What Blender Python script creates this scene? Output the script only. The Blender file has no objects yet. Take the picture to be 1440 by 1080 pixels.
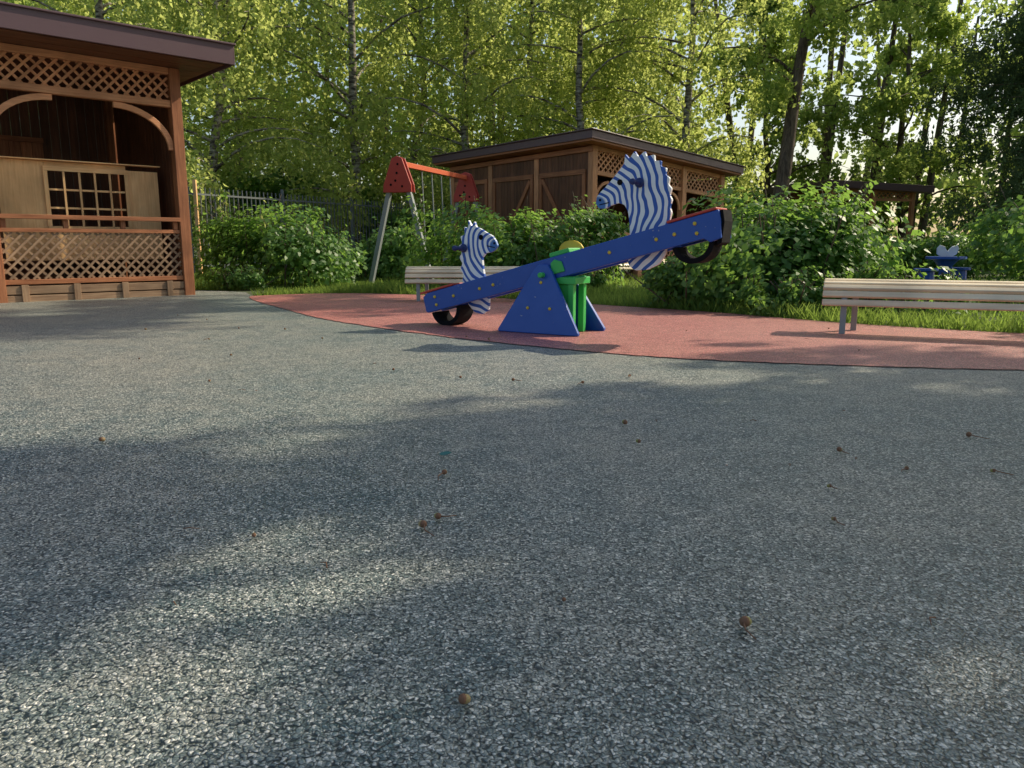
import bpy, math, random
import numpy as np
from mathutils import Vector, Matrix
random.seed(5)
scene = bpy.context.scene
COL = scene.collection

# ------------------------------------------------------------------ materials
def newmat(name):
    m = bpy.data.materials.new(name); m.use_nodes = True
    nt = m.node_tree; nt.nodes.clear()
    out = nt.nodes.new('ShaderNodeOutputMaterial')
    return m, nt, out
def N(nt, t, **kw):
    n = nt.nodes.new(t)
    for k, v in kw.items(): setattr(n, k, v)
    return n
def ramp(nt, stops, interp='LINEAR'):
    r = nt.nodes.new('ShaderNodeValToRGB'); cr = r.color_ramp; cr.interpolation = interp
    while len(cr.elements) < len(stops): cr.elements.new(0.5)
    for e, (p, c) in zip(cr.elements, stops):
        e.position = p; e.color = (c[0], c[1], c[2], 1)
    return r
def mixc(nt, fac, a, b, mode='MIX'):
    m = nt.nodes.new('ShaderNodeMix'); m.data_type = 'RGBA'; m.blend_type = mode
    for idx, v in ((0, fac), (6, a), (7, b)):
        if isinstance(v, (int, float)): m.inputs[idx].default_value = v
        elif isinstance(v, tuple): m.inputs[idx].default_value = (v[0], v[1], v[2], 1)
        else: nt.links.new(v, m.inputs[idx])
    return m.outputs[2]
def math_(nt, op, a, b=None, clamp=False):
    m = nt.nodes.new('ShaderNodeMath'); m.operation = op; m.use_clamp = clamp
    for i, v in enumerate((a, b)):
        if v is None: continue
        if isinstance(v, (int, float)): m.inputs[i].default_value = v
        else: nt.links.new(v, m.inputs[i])
    return m.outputs[0]
def noise(nt, vec, scale, detail=4, rough=.55):
    n = nt.nodes.new('ShaderNodeTexNoise'); n.inputs['Scale'].default_value = scale
    n.inputs['Detail'].default_value = detail; n.inputs['Roughness'].default_value = rough
    if vec is not None: nt.links.new(vec, n.inputs['Vector'])
    return n.outputs['Fac']
def principled(nt, out, col, rough=.6, bump=None, bstr=.3, bdist=.01, metallic=0, spec=.5):
    p = nt.nodes.new('ShaderNodeBsdfPrincipled')
    if isinstance(col, tuple): p.inputs['Base Color'].default_value = (*col, 1)
    else: nt.links.new(col, p.inputs['Base Color'])
    if isinstance(rough, (int, float)): p.inputs['Roughness'].default_value = rough
    else: nt.links.new(rough, p.inputs['Roughness'])
    p.inputs['Metallic'].default_value = metallic
    p.inputs['Specular IOR Level'].default_value = spec
    if bump is not None:
        b = nt.nodes.new('ShaderNodeBump'); b.inputs['Strength'].default_value = bstr
        b.inputs['Distance'].default_value = bdist
        nt.links.new(bump, b.inputs['Height']); nt.links.new(b.outputs[0], p.inputs['Normal'])
    nt.links.new(p.outputs[0], out.inputs[0])
    return p

def wood(name, c1, c2, rough=.6, spec=.4):
    m, nt, out = newmat(name)
    tc = N(nt, 'ShaderNodeTexCoord'); geo = N(nt, 'ShaderNodeNewGeometry')
    mp = N(nt, 'ShaderNodeVectorMath', operation='MULTIPLY'); mp.inputs[1].default_value = (2.5, 42, 1)
    nt.links.new(tc.outputs['UV'], mp.inputs[0])
    ad = N(nt, 'ShaderNodeVectorMath', operation='ADD')
    cb = N(nt, 'ShaderNodeCombineXYZ')
    r = math_(nt, 'MULTIPLY', geo.outputs['Random Per Island'], 57.0)
    nt.links.new(r, cb.inputs[0]); nt.links.new(r, cb.inputs[2])
    nt.links.new(mp.outputs[0], ad.inputs[0]); nt.links.new(cb.outputs[0], ad.inputs[1])
    g = noise(nt, ad.outputs[0], 1.0, 4, .65)
    rp = ramp(nt, [(.3, c1), (.72, c2)]); nt.links.new(g, rp.inputs[0])
    big = noise(nt, tc.outputs['Object'], 2.3, 3)
    v = math_(nt, 'ADD', math_(nt, 'MULTIPLY', geo.outputs['Random Per Island'], .45), math_(nt, 'MULTIPLY', big, .9))
    v = math_(nt, 'ADD', v, .35)
    c = N(nt, 'ShaderNodeVectorMath', operation='SCALE')
    nt.links.new(rp.outputs[0], c.inputs[0]); nt.links.new(v, c.inputs['Scale'])
    principled(nt, out, c.outputs[0], rough, g, .25, .004, spec=spec)
    return m
def paint(name, c, rough=.4, wear=(.3, .28, .25), wearamt=.62, dirt=.25, spec=.5):
    m, nt, out = newmat(name)
    tc = N(nt, 'ShaderNodeTexCoord')
    n1 = noise(nt, tc.outputs['Object'], 9, 5, .7)
    n2 = noise(nt, tc.outputs['Object'], 45, 3, .6)
    base = mixc(nt, math_(nt, 'MULTIPLY', n1, dirt * 1.4), c, tuple(x * .45 for x in c))
    w = ramp(nt, [(wearamt, (0, 0, 0)), (wearamt + .04, (1, 1, 1))])
    nt.links.new(math_(nt, 'ADD', math_(nt, 'MULTIPLY', n1, .5), math_(nt, 'MULTIPLY', n2, .5)), w.inputs[0])
    col = mixc(nt, w.outputs[0], base, wear)
    principled(nt, out, col, math_(nt, 'ADD', math_(nt, 'MULTIPLY', n1, .3), rough - .1), n2, .15, .003, spec=spec)
    return m
def leafmat(name, dark, light, trans, tfac=.45, rough=.5, nscale=.7, simple=True):
    m, nt, out = newmat(name)
    tc = N(nt, 'ShaderNodeTexCoord'); geo = N(nt, 'ShaderNodeNewGeometry')
    n1 = noise(nt, tc.outputs['Object'], nscale, 1)
    f = math_(nt, 'ADD', math_(nt, 'MULTIPLY', geo.outputs['Random Per Island'], .6),
              math_(nt, 'MULTIPLY', math_(nt, 'SUBTRACT', n1, .25), .9), True)
    col = mixc(nt, f, dark, light)
    tcol = mixc(nt, f, tuple(x * .6 for x in trans), trans)
    if simple:
        p = N(nt, 'ShaderNodeBsdfDiffuse'); nt.links.new(col, p.inputs[0])
    else:
        p = N(nt, 'ShaderNodeBsdfPrincipled'); nt.links.new(col, p.inputs['Base Color'])
        p.inputs['Roughness'].default_value = rough; p.inputs['Specular IOR Level'].default_value = .35
    t = N(nt, 'ShaderNodeBsdfTranslucent'); nt.links.new(tcol, t.inputs[0])
    mx = N(nt, 'ShaderNodeMixShader'); mx.inputs[0].default_value = tfac
    nt.links.new(p.outputs[0], mx.inputs[1]); nt.links.new(t.outputs[0], mx.inputs[2])
    nt.links.new(mx.outputs[0], out.inputs[0])
    return m
def rubber(name, darkc, midc, lightc, dust, dustamt, scale=165):
    m, nt, out = newmat(name)
    tc = N(nt, 'ShaderNodeTexCoord')
    wn = N(nt, 'ShaderNodeTexNoise'); wn.inputs['Scale'].default_value = 120; wn.inputs['Detail'].default_value = 0
    nt.links.new(tc.outputs['Object'], wn.inputs['Vector'])
    sc = N(nt, 'ShaderNodeVectorMath', operation='MULTIPLY_ADD')
    nt.links.new(wn.outputs['Color'], sc.inputs[0]); sc.inputs[1].default_value = (.009, .009, .009)
    nt.links.new(tc.outputs['Object'], sc.inputs[2])
    vo = N(nt, 'ShaderNodeTexVoronoi'); vo.inputs['Scale'].default_value = scale
    nt.links.new(sc.outputs[0], vo.inputs['Vector'])
    sep = N(nt, 'ShaderNodeSeparateColor'); nt.links.new(vo.outputs['Color'], sep.inputs[0])
    r = ramp(nt, [(0, darkc), (.5, midc), (.8, tuple(.65 * a + .35 * b for a, b in zip(midc, lightc))), (1, lightc)])
    nt.links.new(sep.outputs[0], r.inputs[0])
    gap = ramp(nt, [(.40, (1, 1, 1)), (.74, (0, 0, 0))]); nt.links.new(vo.outputs['Distance'], gap.inputs[0])
    col = mixc(nt, gap.outputs[0], tuple(x * .25 for x in darkc), r.outputs[0])
    big = noise(nt, tc.outputs['Object'], .55, 3, .6)
    sm = noise(nt, tc.outputs['Object'], 7, 3, .7)
    d = math_(nt, 'MULTIPLY', math_(nt, 'SUBTRACT', math_(nt, 'ADD', big, math_(nt, 'MULTIPLY', sm, .6)), .62, True), dustamt * 3, True)
    d = math_(nt, 'MULTIPLY', d, gap.outputs[0])
    col = mixc(nt, d, col, dust)
    var = math_(nt, 'ADD', math_(nt, 'MULTIPLY', sm, .5), .75)
    c = N(nt, 'ShaderNodeVectorMath', operation='SCALE')
    nt.links.new(col, c.inputs[0]); nt.links.new(var, c.inputs['Scale'])
    hgt = math_(nt, 'SUBTRACT', math_(nt, 'MULTIPLY', sep.outputs[1], .7), vo.outputs['Distance'])
    principled(nt, out, c.outputs[0], .42, hgt, .8, .004, spec=.75)
    return m

M = {}
M['wood'] = wood('stained_wood', (.22, .075, .03), (.46, .19, .085), .55)
M['woodlt'] = wood('light_stained_wood', (.46, .19, .085), (.72, .36, .18), .55)
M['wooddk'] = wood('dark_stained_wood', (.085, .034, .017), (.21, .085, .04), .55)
M['woodold'] = wood('weathered_wood', (.20, .115, .065), (.38, .25, .15), .7)
M['ply'] = wood('plywood', (.68, .38, .16), (.86, .56, .27), .6)
M['slat'] = wood('bench_slat_wood', (.74, .58, .38), (.87, .76, .54), .45)
M['roof'] = paint('brown_metal_roof', (.13, .075, .085), .35, (.15, .11, .1), .75)
M['blue'] = paint('blue_paint', (.012, .085, .42), .35, (.35, .38, .42), .63)
M['bluedk'] = paint('dark_blue_paint', (.01, .03, .15), .4, (.3, .32, .36), .66)
M['yellow'] = paint('yellow_paint', (.75, .55, .05), .4, (.4, .3, .1), .72)
M['green'] = paint('green_paint', (.05, .50, .10), .4, (.2, .2, .18), .7)
M['red'] = paint('red_paint', (.50, .055, .035), .45, (.4, .3, .25), .70)
M['orange'] = paint('orange_paint', (.70, .15, .065), .45, (.4, .3, .25), .70)
M['black'] = paint('black_rubber', (.008, .008, .010), .85, (.014, .014, .014), .80, spec=.15)
M['grey'] = paint('galvanised_metal', (.30, .33, .33), .45, (.16, .12, .09), .66)
M['fence'] = paint('fence_metal', (.16, .18, .18), .5, (.15, .1, .07), .7)
M['white'] = paint('white_paint', (.75, .76, .76), .45, (.4, .35, .3), .70)
M['turq'] = paint('teal_leaf', (.03, .16, .14), .5)

m, nt, out = newmat('birch_bark'); M['bark'] = m
tc = N(nt, 'ShaderNodeTexCoord')
mp = N(nt, 'ShaderNodeVectorMath', operation='MULTIPLY'); mp.inputs[1].default_value = (3, 3, 11)
nt.links.new(tc.outputs['Object'], mp.inputs[0])
g = noise(nt, mp.outputs[0], 1.3, 4, .7)
r = ramp(nt, [(.40, (.04, .03, .025)), (.5, (.22, .19, .15)), (.62, (.42, .39, .33))]); nt.links.new(g, r.inputs[0])
principled(nt, out, r.outputs[0], .8, g, .6, .02)
m, nt, out = newmat('dark_bark'); M['barkdk'] = m
tc = N(nt, 'ShaderNodeTexCoord')
mp = N(nt, 'ShaderNodeVectorMath', operation='MULTIPLY'); mp.inputs[1].default_value = (9, 9, 1.6)
nt.links.new(tc.outputs['Object'], mp.inputs[0])
g = noise(nt, mp.outputs[0], 1.6, 4, .7)
r = ramp(nt, [(.35, (.045, .03, .02)), (.7, (.22, .16, .11))]); nt.links.new(g, r.inputs[0])
principled(nt, out, r.outputs[0], .85, g, .8, .03)

M['birchleaf'] = leafmat('birch_foliage', (.095, .16, .045), (.31, .38, .11), (.86, .96, .28), .55)
M['mapleleaf'] = leafmat('broadleaf_foliage', (.075, .15, .045), (.25, .35, .09), (.74, .90, .22), .52)
M['spruceleaf'] = leafmat('spruce_foliage', (.06, .10, .055), (.15, .21, .10), (.2, .3, .1), .25)
M['bushleaf'] = leafmat('bush_foliage', (.045, .125, .032), (.16, .29, .07), (.42, .70, .12), .45, .42, 1.6, False)
M['grassleaf'] = leafmat('grass_blades', (.075, .15, .035), (.22, .31, .075), (.42, .6, .11), .45, .5, 1.3)

m, nt, out = newmat('lawn_soil'); M['soil'] = m
tc = N(nt, 'ShaderNodeTexCoord')
g = noise(nt, tc.outputs['Object'], 1.1, 6, .7); g2 = noise(nt, tc.outputs['Object'], 30, 4, .7)
r = ramp(nt, [(.35, (.05, .09, .02)), (.6, (.09, .15, .03)), (.75, (.14, .12, .06))]); nt.links.new(g, r.inputs[0])
c = mixc(nt, g2, r.outputs[0], (.06, .055, .035))
principled(nt, out, c, .95, g2, .8, .03)

M['rubber'] = rubber('dark_green_rubber', (.042, .082, .084), (.145, .215, .212), (.88, .88, .78), (.66, .55, .41), .36)
M['redrub'] = rubber('red_rubber', (.28, .06, .058), (.72, .205, .185), (.90, .46, .38), (.76, .42, .33), .30)

# ------------------------------------------------------------------ mesh builder
class B:
    def __init__(s): s.v = []; s.f = []; s.uv = []
    def add(s, vs, fs, uvs):
        o = len(s.v); s.v += [tuple(v) for v in vs]
        for f, u in zip(fs, uvs): s.f.append([o + i for i in f]); s.uv += list(u)
    def beam(s, p0, p1, w, h, up=(0, 0, 1)):
        p0 = Vector(p0); p1 = Vector(p1); a = p1 - p0; L = a.length; a = a / L; up = Vector(up)
        sd = a.cross(up)
        if sd.length < 1e-4: sd = a.cross(Vector((1, 0, 0)))
        sd.normalize(); u = sd.cross(a)
        c = []
        for p in (p0, p1):
            for i, j in ((-1, -1), (1, -1), (1, 1), (-1, 1)): c.append(p + sd * (i * w / 2) + u * (j * h / 2))
        fs = []; uvs = []; off = 0
        for k, d in zip(range(4), (w, h, w, h)):
            k2 = (k + 1) % 4
            fs.append([k, k2, 4 + k2, 4 + k]); uvs.append([(0, off), (0, off + d), (L, off + d), (L, off)]); off += d
        fs.append([3, 2, 1, 0]); uvs.append([(0, 0), (0, h), (w * .1, h), (w * .1, 0)])
        fs.append([4, 5, 6, 7]); uvs.append([(0, 0), (0, h), (w * .1, h), (w * .1, 0)])
        s.add(c, fs, uvs)
    def box(s, x0, x1, y0, y1, z0, z1):
        dx, dy, dz = x1 - x0, y1 - y0, z1 - z0; cx, cy, cz = (x0 + x1) / 2, (y0 + y1) / 2, (z0 + z1) / 2
        if dx >= dy and dx >= dz: s.beam((x0, cy, cz), (x1, cy, cz), dy, dz)
        elif dy >= dz: s.beam((cx, y0, cz), (cx, y1, cz), dx, dz)
        else: s.beam((cx, cy, z0), (cx, cy, z1), dy, dx, (1, 0, 0))
    def tube(s, pts, rad, n=10, caps=True):
        pts = [Vector(p) for p in pts]
        if isinstance(rad, (int, float)): rad = [rad] * len(pts)
        vs = []; ref = None; L = 0; Ls = []
        for i, p in enumerate(pts):
            if i: L += (p - pts[i - 1]).length
            Ls.append(L)
            t = (pts[min(i + 1, len(pts) - 1)] - pts[max(i - 1, 0)]).normalized()
            if ref is None: ref = Vector((1, 0, 0)) if abs(t.x) < .8 else Vector((0, 1, 0))
            a = (ref - t * ref.dot(t)).normalized(); b = t.cross(a); ref = a
            for k in range(n):
                th = 2 * math.pi * k / n
                vs.append(p + (a * math.cos(th) + b * math.sin(th)) * rad[i])
        fs = []; uvs = []
        for i in range(len(pts) - 1):
            for k in range(n):
                k2 = (k + 1) % n
                fs.append([i * n + k, i * n + k2, (i + 1) * n + k2, (i + 1) * n + k])
                uvs.append([(Ls[i], k * .03), (Ls[i], k * .03 + .03), (Ls[i + 1], k * .03 + .03), (Ls[i + 1], k * .03)])
        if caps:
            fs.append(list(range(n))[::-1]); uvs.append([(0, 0)] * n)
            e = (len(pts) - 1) * n
            fs.append([e + k for k in range(n)]); uvs.append([(0, 0)] * n)
        s.add(vs, fs, uvs)
    def plate(s, outl, origin, ax, az, th):
        o = Vector(origin); ax = Vector(ax).normalized(); az = Vector(az).normalized(); nn = ax.cross(az)
        n = len(outl); vs = []
        for sg in (-.5, .5):
            for a, z in outl: vs.append(o + ax * a + az * z + nn * (sg * th))
        fs = [list(range(n))[::-1], [n + i for i in range(n)]]
        uvs = [[outl[i] for i in range(n)][::-1], [outl[i] for i in range(n)]]
        for i in range(n):
            j = (i + 1) % n
            fs.append([i, j, n + j, n + i]); uvs.append([(0, 0), (.05, 0), (.05, th), (0, th)])
        s.add(vs, fs, uvs)
    def lathe(s, prof, c, axis=(0, 0, 1), n=12):
        ax = Vector(axis).normalized(); c = Vector(c)
        s.tube([c + ax * z for r, z in prof], [max(r, 1e-4) for r, z in prof], n)

def mkobj(name, b, mat, parent=None, bevel=0, smooth=False, loc=None, rotz=0, seg=2):
    me = bpy.data.meshes.new(name)
    me.from_pydata(b.v, [], b.f)
    uvl = me.uv_layers.new(name='UVMap')
    uvl.data.foreach_set('uv', np.array(b.uv, dtype=np.float32).ravel())
    if smooth: me.polygons.foreach_set('use_smooth', [True] * len(me.polygons))
    me.materials.append(mat)
    me.validate(); me.update()
    ob = bpy.data.objects.new(name, me); COL.objects.link(ob)
    if parent: ob.parent = parent
    if loc: ob.location = loc
    ob.rotation_euler[2] = rotz
    if bevel:
        md = ob.modifiers.new('bevel', 'BEVEL'); md.width = bevel; md.segments = seg; md.limit_method = 'ANGLE'
    return ob
def empty(name, loc, rotz=0):
    e = bpy.data.objects.new(name, None); COL.objects.link(e); e.location = loc; e.rotation_euler[2] = rotz
    return e

# ------------------------------------------------------------------ ground sheets
def chaikin(p, k=2):
    for _ in range(k):
        q = [p[0]]
        for a, b in zip(p[:-1], p[1:]):
            q.append((.75 * a[0] + .25 * b[0], .75 * a[1] + .25 * b[1])); q.append((.25 * a[0] + .75 * b[0], .25 * a[1] + .75 * b[1]))
        q.append(p[-1]); p = q
    return p
def sheet(name, pts, z, mat):
    me = bpy.data.meshes.new(name); me.from_pydata([(x, y, z) for x, y in pts], [], [list(range(len(pts)))])
    me.materials.append(mat); me.update()
    if me.polygons[0].normal.z < 0: me.flip_normals()
    ob = bpy.data.objects.new(name, me); COL.objects.link(ob); return ob
sheet('ground', [(-250, -250), (250, -250), (250, 250), (-250, 250)], 0, M['soil'])
back = chaikin([(16, 5.1), (8, 5.3), (6, 5.5), (4.2, 5.95), (3.2, 6.7), (2.6, 7.4), (2.1, 8.1), (1.2, 8.9), (.2, 10.0), (-1.7, 11.2), (-2.8, 11.3), (-3.6, 10.7)], 2)
front = chaikin([(-3.6, 10.6), (-3.4, 9.97), (-2.5, 8.45), (-1.82, 7.3), (-1.0, 6.35), (-.37, 5.72), (.38, 5.11), (1.0, 4.7), (1.78, 4.46), (2.83, 4.24), (5, 4.0), (8, 4.0), (16, 4.0)], 2)
rj0 = random.Random(2)
front = [(x + rj0.uniform(-.012, .012), y + rj0.uniform(-.012, .012)) for x, y in chaikin(front, 2)]
sheet('rubber_playground_surface', [(-18, -9), (16, -9)] + back + [(-4.0, 11.6), (-5, 12.2), (-18, 12.2)], .006, M['rubber'])
sheet('red_rubber_path', [(x, y - .02) for x, y in back] + front, .012, M['redrub'])

def lattice(b, x0, x1, z0, z1, y, sp, w=.035, th=.01, dy=0.012, slope=0):
    W = x1 - x0; H = z1 - z0
    for sg, yy in ((1, y), (-1, y + dy)):
        k = -H
        while k < W:
            t0 = max(0, -k); t1 = min(H, W - k)
            if t1 - t0 > .03:
                a = (x0 + k + t0, z0 + t0 if sg > 0 else z1 - t0); c = (x0 + k + t1, z0 + t1 if sg > 0 else z1 - t1)
                az = a[1] + slope * a[0]; cz = c[1] + slope * c[0]
                b.beam((a[0], yy, az), (c[0], yy, cz), w, th, (0, 1, 0))
            k += sp
def arc_band(b, cx, cz, rx, rz, a0, a1, y, w, th, n=10):
    o = []; i_ = []
    for k in range(n + 1):
        a = a0 + (a1 - a0) * k / n
        o.append((cx + rx * math.cos(a), cz + rz * math.sin(a)))
        i_.append((cx + (rx - w) * math.cos(a), cz + (rz - w) * math.sin(a)))
    b.plate(o + i_[::-1], (0, y, 0), (1, 0, 0), (0, 0, 1), th)
def vboards(b, p0, p1, z0, z1, w=.12, th=.022, gap=.004, slope=0):
    p0 = Vector((*p0, 0)); p1 = Vector((*p1, 0)); L = (p1 - p0).length; d = (p1 - p0) / L
    n = max(1, round(L / w)); w = L / n
    for i in range(n):
        c = p0 + d * (w * (i + .5)); zt = z1 + slope * (w * (i + .5))
        b.beam((c.x, c.y, z0), (c.x, c.y, zt), th + random.uniform(-.002, .002), w - gap, d)

# ------------------------------------------------------------------ wooden gazebo (near, left)
G = empty('wooden_gazebo', (-4.5, 11.0, 0), math.atan2(.68, .73))
b = B()
for px in (-.08, -2.36, -4.7): b.box(px - .07, px + .07, 0, .14, 0.0, 3.05)
for px in (-.08, -2.36, -4.7): b.box(px - .07, px + .07, 2.86, 3.0, 0.0, 3.05)
mkobj('posts', b, M['wood'], G, .006)
b = B()
for x0, x1 in ((-2.29, -.15), (-4.63, -2.43)):
    b.box(x0, x1, .02, .12, 2.54, 2.63)
    b.box(x0, x1, .02, .12, 2.965, 3.05)
    arc_band(b, x1 - .72, 1.98, .74, .56, 0, math.pi / 2, .07, .075, .045)
    arc_band(b, x0 + .72, 1.98, .74, .56, math.pi / 2, math.pi, .07, .075, .045)
mkobj('beams_and_arches', b, M['woodlt'], G, .005)
b = B()
for x0, x1 in ((-2.29, -.15), (-4.63, -2.43)):
    b.box(x0, x1, -.015, .05, 1.02, 1.075); b.box(x0, x1, .03, .09, .86, .91)
    b.box(x0, x1, .03, .09, .22, .28)
    n = 4
    for i in range(n): 
        xx = x0 + .05 + (x1 - x0 - .1) * i / (n - 1)
        b.box(xx - .03, xx + .03, .04, .085, .912, 1.018)
mkobj('rails', b, M['wood'], G, .005)
b = B()
for x0, x1 in ((-2.28, -.16), (-4.62, -2.44)):
    lattice(b, x0, x1, 2.632, 2.963, .06, .135, .032)
mkobj('frieze_lattice', b, M['woodlt'], G)
b = B()
for x0, x1 in ((-2.28, -.16), (-4.62, -2.44)):
    lattice(b, x0, x1, .282, .858, .05, .125, .028)
mkobj('railing_lattice', b, M['woodold'], G)
b = B()
for x0, x1 in ((-2.29, -.15), (-4.63, -2.43)):
    b.box(x0, x1, .02, .05, .10, .2); b.box(x0, x1, .025, .05, .0, .085)
    for i in range(4):
        xx = x0 + .2 + (x1 - x0 - .4) * i / 3
        b.box(xx - .04, xx + .04, .0, .018, .0, .215)
b.box(-4.7, -.02, .16, 2.84, .04, .10)
mkobj('floor_skirting', b, M['woodold'], G, .004)
b = B()
vboards(b, (-.03, .16), (-.03, 2.85), 0, 3.05, .13)
vboards(b, (-4.75, 2.95), (-.05, 2.95), 0, 3.04, .13)
vboards(b, (-4.76, .16), (-4.76, 2.85), 0, 3.04, .13)
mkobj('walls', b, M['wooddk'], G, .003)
b = B()
vboards(b, (-4.6, 2.86), (-1.1, 2.86), .1, 2.25, .15); b.box(-4.6, -1.1, 2.8, 2.84, 2.25, 2.32)
b.box(-4.6, -.1, 2.45, 2.8, .45, .5)
mkobj('inner_panelling', b, M['wood'], G, .003)
b = B()
b.box(-2.15, -1.62, .6, .618, .5, 1.78); b.box(-.62, -.2, .6, .618, .5, 1.72)
b.box(-1.618, -.622, .6, .618, .5, .93); b.box(-1.618, -.622, .6, .618, 1.70, 1.78)
mkobj('play_wall_panels', b, M['ply'], G, .002)
b = B()
b.box(-1.64, -.60, .575, .598, .90, .95); b.box(-1.64, -.60, .575, .598, 1.66, 1.72)
b.box(-1.64, -1.59, .575, .598, .952, 1.658); b.box(-.65, -.60, .575, .598, .952, 1.658)
for i in range(1, 5):
    xx = -1.59 + .94 * i / 5; b.box(xx - .013, xx + .013, .58, .6, .952, 1.658)
for i in range(1, 3):
    zz = .95 + .71 * i / 3; b.box(-1.588, -.652, .602, .616, zz - .013, zz + .013)
b.box(-2.2, -.18, .52, .66, 1.785, 1.8)
mkobj('play_wall_window', b, M['ply'], G, .002)
b = B()
for k in range(12): b.box(-5.0 + .0, .35, -.62 + k * .35, -.62 + k * .35 + .335, 3.055, 3.08)
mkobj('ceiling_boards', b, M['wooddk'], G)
b = B()
b.box(-5.2, .42, -.72, 3.5, 3.09, 3.13)
b.beam((-5.2, -.74, 3.17), (.44, -.74, 3.17), .02, .25, (0, 0, 1)); b.beam((.435, -.75, 3.17), (.435, 3.5, 3.17), .02, .25)
b.beam((-5.2, -.75, 3.30), (.46, -.75, 3.30), .06, .025); b.beam((.44, -.72, 3.303), (.44, 3.5, 3.303), .06, .025)
b.box(-5.2, .42, -.70, 3.5, 3.24, 3.285)
mkobj('roof', b, M['roof'], G, .006)

# ------------------------------------------------------------------ wooden shed (rear centre)
S = empty('wooden_shed', (1.62, 15.9, 0), math.atan2(.645, .763))
def zr(x, y): return 2.68 - .075 * x - .012 * y
b = B()
xs = [.07, 1.52, 2.98, 4.43]
for x in xs: b.box(x - .07, x + .07, .0, .14, 0, zr(x, 0) - .01)
for y in (1.7, 3.3, 4.8): b.box(.0, .14, y - .07, y + .07, 0, zr(0, y) - .02)
for i in range(3):
    x0, x1 = xs[i] + .07, xs[i + 1] - .07
    for off, h in ((.05, .09), (.52, .08)):
        b.beam((x0, .07, zr(x0, 0) - off), (x1, .07, zr(x1, 0) - off), .07, h)
    zb = zr(x1, 0) - .56
    arc_band(b, x1 - .4, zb - .42, .41, .41, 0, math.pi / 2, .07, .06, .04)
    arc_band(b, x0 + .4, zb - .42, .41, .41, math.pi / 2, math.pi, .07, .06, .04)
    b.box(x0, x1, .03, .1, .9, .97); b.box(x0, x1, .03, .1, .25, .31)
mkobj('front_frame', b, M['woodlt'], S, .005)
b = B()
for i in range(3):
    x0, x1 = xs[i] + .07, xs[i + 1] - .07
    lattice(b, x0, x1, 2.68 - .48, 2.68 - .095, .06, .14, .035, slope=-.075)
    lattice(b, x0, x1, .31, .9, .06, .14, .035)
mkobj('front_lattice', b, M['woodlt'], S)
b = B()
vboards(b, (.03, .14), (.03, 4.8), 0, 2.63, .11, slope=-.012)
vboards(b, (.1, 4.82), (4.4, 4.82), 0, 2.24, .13); vboards(b, (4.44, .14), (4.44, 4.8), 0, 2.26, .13)
b.box(.16, 4.4, .2, 4.7, .05, .1)
vboards(b, (.2, 2.4), (4.4, 2.4), 0, 2.26, .15)
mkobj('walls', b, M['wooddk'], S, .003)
b = B()
for y0, y1, sg in ((.2, 1.6, 1), (1.8, 3.2, -1), (3.4, 4.7, 1)):
    b.box(-.012, .016, y0, y1, 2.12, 2.22); b.box(-.012, .016, y0, y1, .2, .3)
    b.box(-.014, .016, y0, y0 + .09, .302, 2.118); b.box(-.014, .016, y1 - .09, y1, .302, 2.118)
    if sg > 0: b.beam((.0, y0 + .1, .35), (.0, y1 - .1, 2.08), .09, .03, (1, 0, 0))
    else: b.beam((.0, y0 + .1, 2.08), (.0, y1 - .1, .35), .09, .03, (1, 0, 0))
b.beam((-.01, .0, 2.6), (-.01, 4.85, 2.54), .04, .1)
mkobj('door_braces', b, M['wood'], S, .004)
def roofslab(b, x0, x1, y0, y1, zf, z0, z1):
    vs = [(x, y, zf(x, y) + z) for z in (z0, z1) for x, y in ((x0, y0), (x1, y0), (x1, y1), (x0, y1))]
    b.add(vs, [[3, 2, 1, 0], [4, 5, 6, 7], [0, 1, 5, 4], [1, 2, 6, 5], [2, 3, 7, 6], [3, 0, 4, 7]],
          [[(0, 0), (1, 0), (1, 1), (0, 1)]] * 6)
b = B()
roofslab(b, -.35, 4.8, -.3, 5.15, zr, .04, .19)
roofslab(b, -.39, 4.84, -.34, 5.19, zr, .192, .215)
mkobj('roof', b, M['roof'], S, .006)
b = B(); roofslab(b, -.32, 4.77, -.27, 5.12, zr, .0, .038); mkobj('roof_boards', b, M['wood'], S)

S2 = empty('distant_wooden_gazebo', (11.6, 28.5, 0), .25)
b = B()
for x in (0, 1.7, 3.4):
    for y in (0, 3): b.box(x - .07, x + .07, y - .07, y + .07, 0, 2.7)
b.box(0, 3.4, -.04, .04, .9, .98); b.box(0, 3.4, -.04, .04, 2.3, 2.4); b.box(0, 3.4, -.04, .04, 2.6, 2.7)
lattice(b, .07, 3.33, .2, .9, 0, .18, .04); lattice(b, .07, 3.33, 2.4, 2.6, 0, .18, .04)
mkobj('frame', b, M['woodlt'], S2)
b = B(); vboards(b, (0, 3), (3.4, 3), 0, 2.7, .15); vboards(b, (0, 0), (0, 3), 0, 2.7, .15); mkobj('walls', b, M['wood'], S2)
b = B(); roofslab(b, -.5, 3.9, -.5, 3.5, lambda x, y: 2.72 - .03 * x, 0, .24); mkobj('roof', b, M['roof'], S2, .006)

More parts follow.
